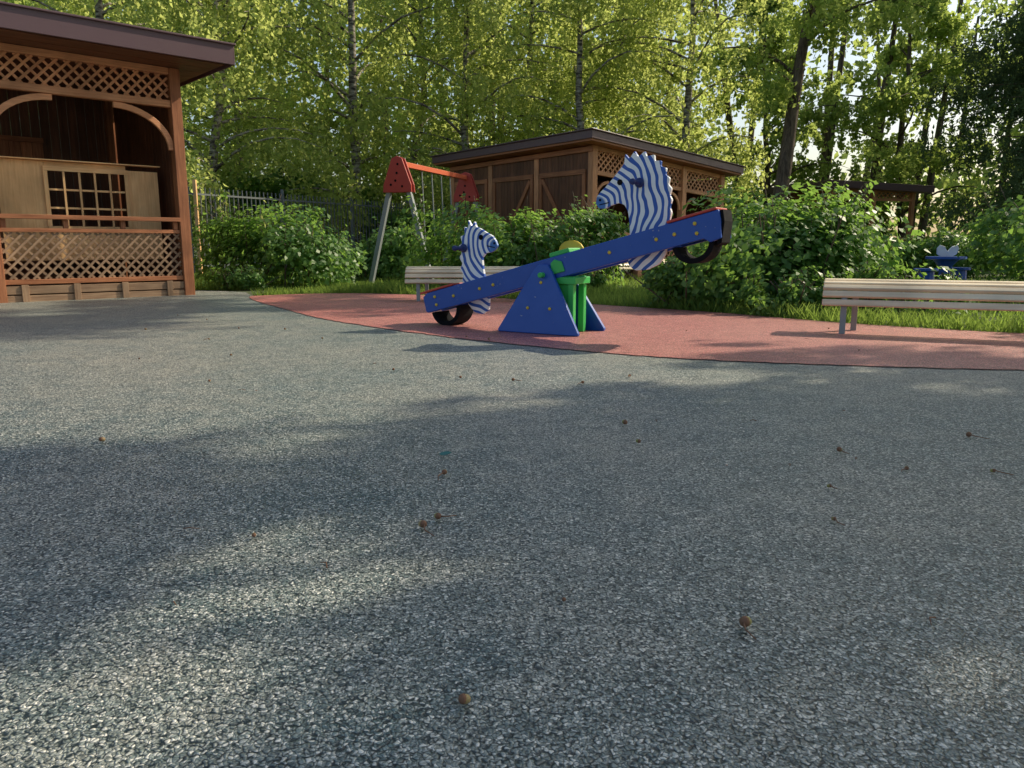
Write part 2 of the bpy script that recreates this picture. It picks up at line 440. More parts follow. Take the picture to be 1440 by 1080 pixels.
# ------------------------------------------------------------------ see-saw
ang = math.atan2(-.532, .848)
SS = empty('zebra_seesaw', (.385, 6.2, 0), ang)
ti = math.atan2(.655, 2.55); ct, st = math.cos(ti), math.sin(ti); ZP = .5225
def bl(bx, by, bz=0): return (bx * ct - bz * st, by, ZP + bx * st + bz * ct)
UP = (-st, 0, ct)
b = B()
for sy in (-.105, .105):
    prof = [(-1.33, -.07), (-1.31, -.085), (1.22, -.085), (1.26, -.12), (1.34, -.11), (1.36, .02), (1.36, .085), (-1.28, .085), (-1.33, .06)]
    b.plate(prof, (0, sy, ZP), (ct, 0, st), UP, .036)
mkobj('beam_planks', b, M['blue'], SS, .006)
b = B()
for sy in (-1, 1):
    lean = Vector((0, -sy * .085, .5)).normalized()
    outl = [(-.36, 0), (.36, 0), (.365, .02), (.08, .50), (.04, .545), (-.04, .545), (-.08, .50), (-.365, .02)]
    b.plate(outl, (-.07, sy * .235, .012), (1, 0, 0), tuple(lean), .035)
mkobj('support_plates', b, M['blue'], SS, .006)
b = B()
for y in (-.08, .1):
    b.beam((-.03, y, .012), (-.03, y, .46), .05, .05); b.beam((.15, y, .012), (.15, y, .46), .05, .05)
b.box(-.07, .20, -.12, .14, .40, .455)
b.box(-.005, .125, -.09, -.07, .10, .395)
b.beam((-.07, -.09, .5), (-.07, .09, .5), .08, .1)
b.beam(bl(-.02, 0, .105), bl(.16, 0, .105), .2, .035, UP)
b.tube([(-.06, -.225, .47), (-.06, .225, .47)], .022, 10)
b.plate([(-.05, -.06), (.07, -.06), (.06, .02), (.0, .05), (-.04, .03)], (.03, -.13, ZP + .02), (ct, 0, st), UP, .012)
mkobj('green_pivot', b, M['green'], SS, .006)
b = B()
ol = [(-.11, 0), (.11, 0), (.11, .1)] + [(.11 * math.cos(a), .1 + .08 * math.sin(a)) for a in np.linspace(.3, 2.85, 8)] + [(-.11, .1)]
b.plate(ol, (.02, .15, .56), (1, 0, 0), (0, 0, 1), .02)
def dome(b, p, r, ax): b.lathe([(r, 0), (r, r * .35), (r * .75, r * .75), (r * .3, r * .95)], p, ax, 10)
for bx in (-1.2, -1.0, -.72, -.58, .5, .88, 1.02, 1.18):
    for bz in ((.0,) if bx not in (-1.2, 1.18) else (.035, -.035)):
        dome(b, bl(bx, -.123, bz), .014, (0, -1, 0)); dome(b, bl(bx, .123, bz), .014, (0, 1, 0))
for x, z in ((-.17, .2), (.03, .2), (-.07, .4)): dome(b, (x, -.235 - .018 + z * .17, z + .012), .013, (0, -1, 0))
mkobj('yellow_caps', b, M['yellow'], SS, 0, True)
b = B()
for s in (-1, 1):
    c = Vector((s * 1.13, 0, -.09)); o = []; i_ = []
    for k in range(19):
        a = math.pi + math.pi * k / 18
        o.append((c.x + .155 * math.cos(a), c.z + .145 * math.sin(a))); i_.append((c.x + .118 * math.cos(a), c.z + .108 * math.sin(a)))
    b.plate(o + i_[::-1], (0, 0, ZP), (ct, 0, st), UP, .21)
    b.plate([(s * 1.0, .02), (s * 1.33, .02), (s * 1.33, .06), (s * 1.0, .06)][::s], (0, 0, ZP), (ct, 0, st), UP, .17)
b.plate([(1.362, .08), (1.385, .08), (1.38, .0), (1.33, -.14), (1.29, -.15), (1.36, -.0)], (0, 0, ZP), (ct, 0, st), UP, .2)
mkobj('tyre_bumpers', b, M['black'], SS, .004)
b = B()
for s in (-1, 1):
    b.plate([(s * .98, .088), (s * 1.35, .088), (s * 1.35, .106), (s * .98, .106)][::s], (0, 0, ZP), (ct, 0, st), UP, .26)
mkobj('seats', b, M['red'], SS, .006)

def zebramat(name, cx, cz, freq):
    m, nt, out = newmat(name)
    tc = N(nt, 'ShaderNodeTexCoord')
    sub = N(nt, 'ShaderNodeVectorMath', operation='SUBTRACT'); sub.inputs[1].default_value = (cx, 0, cz)
    nt.links.new(tc.outputs['Object'], sub.inputs[0])
    fl = N(nt, 'ShaderNodeVectorMath', operation='MULTIPLY'); fl.inputs[1].default_value = (1, 0, 1)
    nt.links.new(sub.outputs[0], fl.inputs[0])
    ln = N(nt, 'ShaderNodeVectorMath', operation='LENGTH'); nt.links.new(fl.outputs[0], ln.inputs[0])
    n1 = noise(nt, fl.outputs[0], 4.5, 1.5, .4)
    ph = math_(nt, 'ADD', math_(nt, 'MULTIPLY', ln.outputs['Value'], freq), math_(nt, 'MULTIPLY', n1, 14))
    s = math_(nt, 'SINE', ph)
    r = ramp(nt, [(.38, (0, 0, 0)), (.45, (1, 1, 1))])
    nt.links.new(math_(nt, 'ADD', math_(nt, 'MULTIPLY', s, .5), .5), r.inputs[0])
    dirt = noise(nt, tc.outputs['Object'], 20, 4)
    wh = mixc(nt, math_(nt, 'MULTIPLY', dirt, .2), (.86, .88, .90), (.45, .47, .48))
    col = mixc(nt, r.outputs[0], (.012, .09, .42), wh)
    mz = ramp(nt, [(0, (1, 1, 1)), (.06, (1, 1, 1)), (.075, (0, 0, 0))]); nt.links.new(ln.outputs['Value'], mz.inputs[0])
    col = mixc(nt, mz.outputs[0], col, (.04, .16, .45))
    principled(nt, out, col, .4)
    return m
def smooth_closed(p, k=1):
    for _ in range(k):
        q = []
        for i in range(len(p)):
            a = p[i]; c = p[(i + 1) % len(p)]
            q.append((.88 * a[0] + .12 * c[0], .88 * a[1] + .12 * c[1])); q.append((.12 * a[0] + .88 * c[0], .12 * a[1] + .88 * c[1]))
        p = q
    return p
ZR = [(-.405, .262), (-.432, .30), (-.425, .352), (-.395, .385), (-.35, .425), (-.297, .478), (-.247, .535), (-.205, .585), (-.20, .655), (-.165, .615),
      (-.125, .672), (-.095, .625), (-.045, .665), (-.03, .625), (.03, .635), (.035, .59), (.085, .59), (.082, .55), (.128, .535), (.12, .49), (.155, .465), (.145, .42), (.172, .39), (.158, .345), (.178, .31), (.162, .26), (.178, .22), (.160, .15),
      (.158, 0), (.14, -.08), (.095, -.15), (0, -.194), (-.095, -.2), (-.150, -.162), (-.155, -.054), (-.145, .054), (-.150, .151), (-.165, .235), (-.195, .285), (-.245, .300), (-.30, .285), (-.35, .262)]
ZL = [(.212, .422), (.232, .38), (.205, .345), (.16, .325), (.10, .32), (.062, .275), (.075, .174), (.110, .05), (.139, -.074), (.132, -.161), (.073, -.198),
      (-.022, -.186), (-.095, -.124), (-.14, -.012), (-.145, .05), (-.165, .08), (-.15, .13), (-.185, .18), (-.16, .23), (-.195, .28), (-.165, .32), (-.2, .38), (-.16, .40), (-.18, .46), (-.13, .47), (-.135, .54), (-.092, .52), (-.088, .60), (-.05, .54), (-.02, .585), (0, .535), (.04, .525), (.12, .485), (.175, .462)]
for nm, outl, bx, mz, peg, sx in (('zebra_head_high', ZR, .766, (-.415, .285), (-.075, .44), 1), ('zebra_head_low', ZL, -.83, (.22, .37), (-.125, .36), .92)):
    outl = [(a * sx, z) for a, z in outl]
    b = B(); b.plate(smooth_closed(outl), (0, 0, 0), (1, 0, 0), (0, 0, 1), .028)
    p = bl(bx, 0, 0)
    mkobj(nm, b, zebramat(nm + '_paint', mz[0] * sx, mz[1], 118 if sx == 1 else 125), SS, .003, loc=p)
    b = B()
    hx, hz = p[0] + peg[0], p[2] + peg[1]
    b.tube([(hx, -.14, hz), (hx, .14, hz)], .016, 12)
    for s in (-1, 1): b.lathe([(.02, 0), (.036, .004), (.036, .012), (.02, .016)], (hx, s * .018, hz), (0, s, 0), 14); b.lathe([(.018, 0), (.024, .01), (.02, .03), (.006, .035)], (hx, s * .135, hz), (0, s, 0), 12)
    mkobj(nm + '_handle', b, M['bluedk'], SS, 0, True)
    b = B()
    sg = -1 if sx == 1 else 1
    ex, ez = (p[0] - .235, p[2] + .45) if sg < 0 else (p[0] + .05, p[2] + .45)
    for s in (-1, 1):
        b.lathe([(.022, 0), (.022, .003), (.004, .004)], (ex, s * .0145, ez), (0, s, 0), 12)
        mx_, mz_ = (p[0] - .395, p[2] + .325) if sg < 0 else (p[0] + .185, p[2] + .40)
        b.lathe([(.010, 0), (.010, .003), (.003, .004)], (mx_, s * .0145, mz_), (0, s, 0), 10)
        b.beam((mx_ + sg * .005, s * .0155, mz_ - .035), (mx_ - sg * .075, s * .0155, mz_ - .02), .003, .007)
    mkobj(nm + '_face', b, M['black'], SS)

# ------------------------------------------------------------------ benches
def bench(loc, rz, L, dz=0):
    E = empty('slatted_bench', loc, rz)
    prof = [(.45, .395, 8), (.385, .412, 4), (.32, .42, 0), (.255, .417, -5), (.19, .402, -16), (.132, .372, -32), (.088, .322, -55), (.062, .258, -72)]
    b = B()
    for (y, z, a) in prof:
        a = math.radians(a); w = .050
        b.beam((0, y, z), (L, y, z), w, .03, (0, math.sin(a), math.cos(a)))
    mkobj('slats', b, M['slat'], E, .007)
    b = B()
    rib = [(.47, .37), (.32, .398), (.25, .394), (.185, .378), (.12, .347), (.08, .30), (.055, .235), (.10, .22), (.15, .30), (.27, .34), (.47, .32)]
    for x in (.16, L - .16):
        b.plate(rib, (x, 0, 0), (0, 1, 0), (0, 0, 1), .03)
        b.beam((x, .11, .008), (x, .11, .33), .045, .045); b.beam((x + .08, .42, .008), (x + .08, .42, .34), .045, .045)
    mkobj('legs', b, M['grey'], E, .003)
bench((-1.33, 9.55, 0), 0.02, 1.75)
bench((2.42, 6.02, 0), -.42, 2.4)
bench((2.1, 14.9, 0), .72, 1.6)

# ------------------------------------------------------------------ swing
W = empty('childrens_swing', (0, 0, 0))
p1 = Vector((-2.0, 14, 0)); p2 = Vector((-.98, 17, 0)); ud = (p2 - p1).normalized(); sd = Vector((ud.y, -ud.x, 0))
b = B(); br = B()
for p in (p1, p2):
    for s in (-1, 1):
        b.beam(p + sd * (s * .62), p + sd * (s * .1) + Vector((0, 0, 2.0)), .08, .08, tuple(ud))
    ol = [(-.28, 1.62), (.28, 1.62), (.27, 1.75), (.1, 2.2), (0, 2.24), (-.1, 2.2), (-.27, 1.75)]
    br.plate(ol, p - ud * .06, tuple(sd), (0, 0, 1), .03)
    br.plate(ol, p + ud * .06, tuple(sd), (0, 0, 1), .03)
mkobj('legs', b, M['grey'], W, .004); mkobj('red_brackets', br, M['red'], W, .006)
b = B(); b.beam(p1 + Vector((0, 0, 2.12)), p2 + Vector((0, 0, 2.12)), .09, .09); mkobj('crossbar', b, M['orange'], W, .006)
b = B()
for k in (.3, .44, .58, .72):
    q = p1.lerp(p2, k); b.tube([q + Vector((0, 0, 2.08)), q + Vector((.05, 0, .55))], .012, 6)
mkobj('chains', b, M['grey'], W)
b = B()
for k in (.37, .65):
    q = p1.lerp(p2, k); b.beam(q + Vector((.05, 0, .53)) - ud * .22, q + Vector((.05, 0, .53)) + ud * .22, .2, .03)
mkobj('seats', b, M['red'], W, .005)
b = B()
for p in (p1, p2):
    for a, z in ((-.12, 1.75), (.1, 1.72), (0, 1.95), (-.03, 1.82), (.02, 2.1)):
        q = p + sd * a - ud * .078; b.lathe([(.022, 0), (.022, .004), (.004, .005)], (q.x, q.y, z), tuple(-ud), 8)
mkobj('bolt_holes', b, M['black'], W)

# ------------------------------------------------------------------ metal fence
F = empty('metal_fence', (0, 0, 0))
f0 = Vector((-10.5, 14.6, 0)); f1 = Vector((-6.9, 17.2, 0)); f2 = Vector((-3.2, 24.0, 0)); f3 = Vector((4, 27, 0))
b = B(); bp = B()
for a, c in ((f0, f1), (f1, f2), (f2, f3)):
    L = (c - a).length; n = int(L / .13)
    for i in range(n):
        q = a.lerp(c, i / n); b.beam(q + Vector((0, 0, .1)), q + Vector((0, 0, 1.95)), .022, .022)
    for z in (.25, 1.8): b.beam(a + Vector((0, 0, z)), c + Vector((0, 0, z)), .03, .04)
    n = int(L / 2.5)
    for i in range(1, n + 1): q = a.lerp(c, i / n); bp.beam(q, q + Vector((0, 0, 2.05)), .06, .06)
mkobj('bars', b, M['fence'], F); mkobj('posts', bp, M['fence'], F, .003)
b = B(); b.beam(f1, f1 + Vector((0, 0, 2.1)), .07, .07); mkobj('yellow_post', b, M['ply'], F, .004)

T = empty('butterfly_play_table', (7.75, 13.9, 0), .2)
b = B(); b.lathe([(.10, 0), (.09, .3), (.2, .44), (.33, .46), (.33, .5)], (0, 0, 0), (0, 0, 1), 16)
b.lathe([(.15, 0), (.15, .04), (.14, .25), (.2, .26), (.2, .3)], (-.55, -.2, 0), (0, 0, 1), 14)
b.lathe([(.15, 0), (.15, .04), (.14, .25), (.2, .26), (.2, .3)], (.5, .25, 0), (0, 0, 1), 14); mkobj('blue_base', b, M['blue'], T)
b = B()
for s in (-1, 1):
    wing = [(0, 0), (s * .1, -.02), (s * .2, .04), (s * .22, .14), (s * .17, .2), (s * .08, .17), (0, .08)]
    b.plate(wing[::s], (0, 0, .51), (1, 0, 0), (0, -.2, 1), .03)
mkobj('white_butterfly', b, M['white'], T, .004)
b = B(); b.box(-.14, .14, -.03, .03, 0, .62); b.plate([(-.14, 0), (.14, 0), (.08, .12), (-.08, .12)], (0, 0, .62), (1, 0, 0), (0, 0, 1), .06)
mkobj('yellow_board', b, M['yellow'], None, .01, loc=(2.95, 10.6, 0))

# ------------------------------------------------------------------ foliage tools
def quadmesh(name, V, Fq, mats, midx):
    me = bpy.data.meshes.new(name)
    nv = len(V); nf = len(Fq)
    me.vertices.add(nv); me.vertices.foreach_set('co', V.astype(np.float32).ravel())
    me.loops.add(nf * 4); me.loops.foreach_set('vertex_index', Fq.astype(np.int32).ravel())
    me.polygons.add(nf); me.polygons.foreach_set('loop_start', np.arange(0, nf * 4, 4, dtype=np.int32))
    me.polygons.foreach_set('material_index', midx.astype(np.int32))
    for mt in mats: me.materials.append(mt)
    me.update(calc_edges=True)
    return me
def unit(a): return a / (np.linalg.norm(a, axis=1, keepdims=True) + 1e-9)
def leaves(C, size, rng, aspect=.62, down=0., nrm=None, fold=.12):
    n = len(C); s = size * rng.uniform(.65, 1.3, (n, 1))
    a = rng.normal(size=(n, 3)); a[:, 2] -= down
    if nrm is not None:
        nn = unit(nrm + rng.normal(size=(n, 3)) * .55); a = a - nn * np.sum(a * nn, 1, keepdims=True); a = unit(a)
    else:
        a = unit(a); nn = rng.normal(size=(n, 3)); nn = unit(nn - a * np.sum(a * nn, 1, keepdims=True))
    bb = np.cross(a, nn); w = s * aspect * .5
    V = np.stack([C - a * s * .5, C + bb * w + nn * s * fold - a * s * .08, C + a * s * .5, C - bb * w + nn * s * fold - a * s * .08], 1)
    return V.reshape(-1, 3), np.arange(n * 4).reshape(n, 4)
def tube_np(P, R, n=7):
    P = np.asarray(P); m_ = len(P); T_ = np.gradient(P, axis=0); T_ = unit(T_)
    ref = np.array([1., 0, 0]) if abs(T_[0, 0]) < .8 else np.array([0, 1., 0]); V = []
    for i in range(m_):
        a = ref - T_[i] * ref.dot(T_[i]); a /= np.linalg.norm(a); bb = np.cross(T_[i], a); ref = a
        th = np.arange(n) * 2 * np.pi / n
        V.append(P[i] + (np.cos(th)[:, None] * a + np.sin(th)[:, None] * bb) * R[i])
    V = np.concatenate(V); Fq = []
    for i in range(m_ - 1):
        for k in range(n): Fq.append([i * n + k, i * n + (k + 1) % n, (i + 1) * n + (k + 1) % n, (i + 1) * n + k])
    return V, np.array(Fq)
def tree_mesh(name, seed, H, R, nlimb, nstr, nl, lsize, z0=.18, lean=(0, 0), bark='bark', leaf='birchleaf', hang=1.3, r0=.17, aspect=.62, spread=.3, limb_el=.6, wobble=.12, limbr=.38):
    rng = np.random.default_rng(seed)
    Vs = []; Fs = []; Ms = []; off = 0
    def add(V, Fq, mi):
        nonlocal off
        Vs.append(V); Fs.append(Fq + off); Ms.append(np.full(len(Fq), mi)); off += len(V)
    m_ = 10; t = np.linspace(0, 1, m_)
    wob = np.cumsum(rng.normal(size=(m_, 2)) * wobble, 0); wob[0] = 0
    TP = np.stack([lean[0] * t * H + wob[:, 0], lean[1] * t * H + wob[:, 1], t * H], 1)
    V, Fq = tube_np(TP, r0 * (1 - t * .85) * (1 + .35 * np.exp(-t * 30)), 9); add(V, Fq, 0)
    LC = []
    for k in range(nlimb):
        u = z0 + (1 - z0) * ((k + rng.random()) / nlimb) * .98
        base = np.array([np.interp(u, t, TP[:, i]) for i in range(3)])
        prof = (.55 + .45 * math.sin(math.pi * min(1, (u - z0) / (1 - z0) * 1.15 + .12))) * (1 - .55 * max(0, (u - .55) / .45))
        L = R * prof * rng.uniform(.7, 1.2); az = rng.uniform(0, 2 * math.pi)
        el = limb_el * rng.uniform(.5, 1.3)
        s = np.linspace(0, 1, 6)
        horiz = L * s; zz = L * (math.tan(el) * s - .75 * math.tan(el) * s ** 2.2)
        az2 = az + rng.normal() * .3 * s
        P = base + np.stack([np.cos(az2) * horiz, np.sin(az2) * horiz, zz], 1)
        rr = r0 * limbr * (1 - u * .6)
        V, Fq = tube_np(P, rr * (1 - s * .9), 5); add(V, Fq, 0)
        ns = int(nstr * rng.uniform(.6, 1.3))
        q = rng.uniform(.15, 1.05, ns)
        c0 = np.stack([np.interp(np.minimum(q, 1), s, P[:, i]) for i in range(3)], 1) + rng.normal(size=(ns, 3)) * np.array([spread, spread, spread * .6]) * (L / 3)
        hl = rng.uniform(.3, 1., ns) * hang * (.5 + .5 * q)
        w = rng.random((ns, nl)) ** .8
        drift = rng.normal(size=(ns, 2)) * .18
        C = np.repeat(c0[:, None, :], nl, 1)
        C[:, :, 2] -= w * hl[:, None]
        C[:, :, 0] += w * drift[:, :1]; C[:, :, 1] += w * drift[:, 1:]
        C += rng.normal(size=C.shape) * .09
        LC.append(C.reshape(-1, 3))
    C = np.concatenate(LC); C = C[C[:, 2] > .4]
    V, Fq = leaves(C, lsize, rng, aspect, .6); add(V, Fq, 1)
    return quadmesh(name, np.concatenate(Vs), np.concatenate(Fs), [M[bark], M[leaf]], np.concatenate(Ms))
def inst(name, me, x, y, rz=0, sc=1.0, z=0):
    o = bpy.data.objects.new(name, me); COL.objects.link(o); o.location = (x, y, z); o.rotation_euler[2] = rz
    o.scale = (sc, sc, sc); return o

bm = [tree_mesh('birch_a', 1, 13, 3.8, 34, 26, 24, .14, z0=.09, hang=1.7, spread=.36),
      tree_mesh('birch_b', 2, 13.5, 3.6, 34, 25, 24, .135, z0=.12, hang=1.8, spread=.36),
      tree_mesh('birch_c', 3, 12, 4.0, 32, 27, 24, .14, z0=.08, hang=1.7, spread=.36)]
lean = tree_mesh('leaning', 7, 13, 3.4, 26, 24, 26, .15, z0=.38, lean=(.13, .02), bark='barkdk', leaf='mapleleaf', r0=.24)
mp_ = tree_mesh('maple', 8, 14, 4.4, 32, 30, 26, .19, z0=.12, bark='barkdk', leaf='mapleleaf', hang=.8, aspect=.8, r0=.2, spread=.4)
sp_ = tree_mesh('spruce', 9, 15, 3.4, 80, 26, 22, .17, z0=.04, bark='barkdk', leaf='spruceleaf', hang=.9, aspect=.34, limb_el=.12, spread=.26, wobble=.03, limbr=.16)
rr = random.Random(3)
for i, (x, y) in enumerate([(-15, 20), (-11.2, 22), (-7.6, 21.0), (-5.0, 24.5), (-1.6, 24.8), (2.2, 25.5), (5.4, 25.5), (-9, 27), (-3.2, 29), (.8, 30), (4.6, 31), (-14, 28)]):
    inst('shade_birch_tree', bm[i % 3], x, y, rr.uniform(0, 6.28), rr.uniform(.9, 1.12))
inst('leaning_maple_tree', lean, 7.4, 22.5, .1)
for x, y, s in ((10.5, 34, .85), (17.6, 35, .95), (-21, 30, 1), (24, 29, 1.1)):
    inst('maple_tree', mp_, x, y, rr.uniform(0, 6), s)
for x, y, s in ((15.9, 23.6, .95), (19.5, 26, 1.1)):
    inst('spruce_tree', sp_, x, y, rr.uniform(0, 6), s)
# unseen trees added right of the playground, placed and thinned for dappled shade
shade_trees = [tree_mesh('side_birch', 21, 13, 3.0, 19, 20, 26, .18, z0=.28, spread=.15, hang=1.0),
        tree_mesh('shade_birch_b', 22, 14, 3.0, 19, 20, 26, .18, z0=.3, spread=.15, hang=1.0),
        tree_mesh('shade_birch_c', 23, 15.5, 3.1, 22, 24, 26, .18, z0=.42, spread=.2, hang=1.0)]
for k, x, y, s, rz in ((0, 12.0, 6.0, 1, .3), (1, 8.3, -1.0, .95, 1.2), (2, 12.7, 15.4, 1.15, 2.0), (1, 15.8, 9.2, .95, 3.1), (0, 9.6, 3.2, .9, 4.4), (1, 14.5, 3.5, 1.0, .9), (2, 18.5, 18.5, 1.1, 5.2), (0, 11.8, 8.0, .9, 2.2), (1, 9.4, 6.6, .7, 5.0)):
    inst('shade_birch_tree', shade_trees[k], x, y, rz, s)

# distant wood: one object
rng = np.random.default_rng(77)
nc = 1500
cc = np.stack([rng.uniform(-50, 62, nc), rng.uniform(37, 45, nc), rng.uniform(.5, 15, nc)], 1)
cc = cc[~((cc[:, 0] > 10) & (cc[:, 0] < 23) & (cc[:, 2] > 4.5) & (rng.random(nc) < .85))]; nc = len(cc)
nlv = 60
C = cc[:, None, :] + rng.normal(size=(nc, nlv, 3)) * np.array([1.3, .9, .9])
C = C.reshape(-1, 3); C = C[C[:, 2] > .1]
V, Fq = leaves(C, .42, rng, .65, .5)
Vs = [V]; Fs = [Fq]; Ms = [np.zeros(len(Fq))]; off = len(V)
for k in range(50):
    x = rng.uniform(-50, 60); y = rng.uniform(36, 44); h = rng.uniform(12, 16)
    t = np.linspace(0, 1, 5); P = np.stack([x + rng.normal() * .8 * t, y + 0 * t, h * t], 1)
    V, Fq = tube_np(P, .22 * (1 - .7 * t), 6); Vs.append(V); Fs.append(Fq + off); Ms.append(np.ones(len(Fq))); off += len(V)
inst('distant_trees', quadmesh('distant_trees', np.concatenate(Vs), np.concatenate(Fs), [M['mapleleaf'], M['barkdk']], np.concatenate(Ms)), 0, 0)

# bushes
def bush_mesh(name, seed, w, d, h, n, ls, lumps=14, leaf='bushleaf', aspect=.72):
    rng = np.random.default_rng(seed)
    Vs = []; Fs = []; Ms = []; off = 0
    lc = np.stack([rng.uniform(-w / 2, w / 2, lumps) * .8, rng.uniform(-d / 2, d / 2, lumps) * .75, rng.uniform(.3, .78, lumps) * h], 1)
    lr = rng.uniform(.22, .4, lumps) * min(h, 1.6)
    idx = rng.integers(0, lumps, n); dv = unit(rng.normal(size=(n, 3)))
    rad = lr[idx][:, None] * rng.uniform(.45, 1.08, (n, 1)) ** .7
    C = lc[idx] + dv * rad * np.array([1.25, 1.1, .9])
    ns = n // 6
    sk = np.stack([rng.uniform(-w / 2, w / 2, ns) * .95, rng.uniform(-d / 2, d / 2, ns) * .9, rng.uniform(.03, .45, ns) * h], 1)
    nsh = 40; sh = []
    for k in range(nsh):
        b0 = lc[rng.integers(0, lumps)].copy(); dr = unit(np.array([[rng.normal() * .6, rng.normal() * .6, 1.0]]))[0]
        tt = rng.uniform(0, 1, 16)[:, None]
        sh.append(b0 + dr * (tt * rng.uniform(.35, .62) * min(h, 1.5)) + rng.normal(size=(16, 3)) * .035)
        q = np.linspace(0, 1, 4)[:, None]
        V, Fq = tube_np(b0 + dr * q * .5 * min(h, 1.5), np.full(4, .005), 4); Vs.append(V); Fs.append(Fq + off); Ms.append(np.ones(len(Fq))); off += len(V)
    C = np.concatenate([C, sk] + sh); C = C[(C[:, 2] > .03)]
    nr = unit(C - np.array([0, 0, h * .3])) + np.array([0, -.1, .7])
    V, Fq = leaves(C, ls, rng, aspect, .2, nr, .1); Vs.append(V); Fs.append(Fq + off); Ms.append(np.zeros(len(Fq))); off += len(V)
    for k in range(18):
        x, y = rng.uniform(-w / 2, w / 2) * .7, rng.uniform(-d / 2, d / 2) * .6; q = np.linspace(0, 1, 5)[:, None]
        P = np.array([x, y, 0]) + q * np.array([rng.normal() * .3, rng.normal() * .3, h * .8])
        V, Fq = tube_np(P, np.linspace(.014, .005, 5), 5); Vs.append(V); Fs.append(Fq + off); Ms.append(np.ones(len(Fq))); off += len(V)
    return quadmesh(name, np.concatenate(Vs), np.concatenate(Fs), [M[leaf], M['barkdk']], np.concatenate(Ms))
inst('bush', bush_mesh('bush_a', 31, 2.5, 1.4, 1.3, 6000, .09, 16), -4.0, 13.2)
inst('bush', bush_mesh('bush_b', 32, 3.7, 1.3, 1.28, 8500, .088, 24), .05, 12.4)
inst('bush', bush_mesh('bush_c', 33, 1.6, 1.2, 1.0, 3000, .09, 10), -2.5, 15.5)
inst('bush', bush_mesh('bush_d', 34, 2.1, 1.6, 1.28, 8000, .088, 20), 2.95, 8.9, .1)
inst('bush', bush_mesh('bush_e', 35, 2.2, 1.8, 1.3, 6000, .09, 16), 7.0, 9.5)
inst('bush', bush_mesh('bush_f', 36, 2.0, 1.4, 1.1, 4500, .09, 14), 3.7, 12.2)
inst('bush', bush_mesh('bush_g', 37, .9, .7, .55, 1400, .07, 6), 1.95, 8.7)
low = bush_mesh('bush_low', 40, 1.3, .7, .42, 1700, .065, 9)
for x, y, r_, s in ((2.9, 7.85, .2, 1.0), (3.9, 7.9, 2.9, 1.1), (-4.4, 12.3, .1, .8), (-.6, 11.75, 3.2, .7), (.9, 11.6, .3, .8)): inst('low_shrub', low, x, y, r_, s)
inst('clipped_hedge', bush_mesh('hedge_a', 38, 6.5, 1.2, .95, 10000, .1, 46), 9.4, 17.2, .05)
ug = bush_mesh('under', 39, 7, 2.5, 3.2, 8000, .19, 34)
for i, (x, y, s) in enumerate(((-13, 24, 1), (-7, 27, 1.1), (0, 28, 1.1), (6, 29, 1.1), (21.5, 30, 1), (-20, 26, 1.1), (-2.5, 23.8, .6), (13, 35, 1.1))):
    inst('shrub_thicket', ug, x, y, rr.uniform(-.3, .3), s)

# grass
rng = np.random.default_rng(5)
bk = np.array(sorted(back))
n = 110000
X = rng.uniform(-8.5, 12, n); Y0 = np.interp(X, bk[:, 0], bk[:, 1]); Y0 = np.where(X < -3.6, 12.1, Y0)
Y = Y0 + rng.random(n) ** 1.5 * 9
dens = np.sin(X * 1.7 + 2 * np.sin(Y * .9)) * np.sin(Y * 1.3 + X * .4)
kk = rng.random(n) < .75 + .25 * dens; X, Y, dens = X[kk], Y[kk], dens[kk]; n = len(X)
h = rng.uniform(.04, .13, n) * (1 + .5 * dens); ww = rng.uniform(.004, .009, n); an = rng.uniform(0, 6.28, n)
ln_ = rng.normal(size=(n, 2)) * .5 * h[:, None]
ca, sa = np.cos(an) * ww, np.sin(an) * ww
z = np.zeros(n)
V = np.stack([np.stack([X - ca, Y - sa, z], 1), np.stack([X + ca, Y + sa, z], 1),
              np.stack([X + ca * .3 + ln_[:, 0], Y + sa * .3 + ln_[:, 1], h], 1), np.stack([X - ca * .3 + ln_[:, 0], Y - sa * .3 + ln_[:, 1], h], 1)], 1).reshape(-1, 3)
inst('grass', quadmesh('grass', V, np.arange(n * 4).reshape(n, 4), [M['grassleaf']], np.zeros(n)), 0, 0)

# ------------------------------------------------------------------ fallen acorns / twigs / leaves (one mass)
D = empty('fallen_acorns', (0, 0, 0))
m, nt, out = newmat('acorn_skin'); geo = N(nt, 'ShaderNodeNewGeometry')
r = ramp(nt, [(0, (.26, .16, .06)), (.5, (.28, .27, .07)), (1, (.40, .26, .12))]); nt.links.new(geo.outputs['Random Per Island'], r.inputs[0]); principled(nt, out, r.outputs[0], .45); M['acorn'] = m
m, nt, out = newmat('twig_bark'); principled(nt, out, (.20, .10, .055), .8); M['twig'] = m
items = [(.43, 1.31, .0095, 1), (-.071, 1.068, .0075, 0), (-.223, 1.813, .009, 1), (-.191, 1.873, .008, 1), (-.206, 2.26, .008, 1), (.44, 2.93, .009, 0), (.446, 2.64, .007, 0),
         (1.11, 2.52, .008, 1), (.915, 2.13, .005, 1), (1.67, 2.73, .009, 1), (1.23, 2.31, .006, 1), (-1.46, 2.66, .008, 0), (-.62, 1.75, .005, 0), (.102, 1.41, .004, 0), (.817, 1.86, .005, 1), (1.48, 2.28, .006, 1)]
rj = random.Random(9)
for i in range(24):
    y = 3.8 + rj.random() * 4.3; x = rj.uniform(-.5, .68) * y
    items.append((x, y, rj.uniform(.004, .008), 1 if rj.random() < .3 else 0))
ba = B(); bt = B()
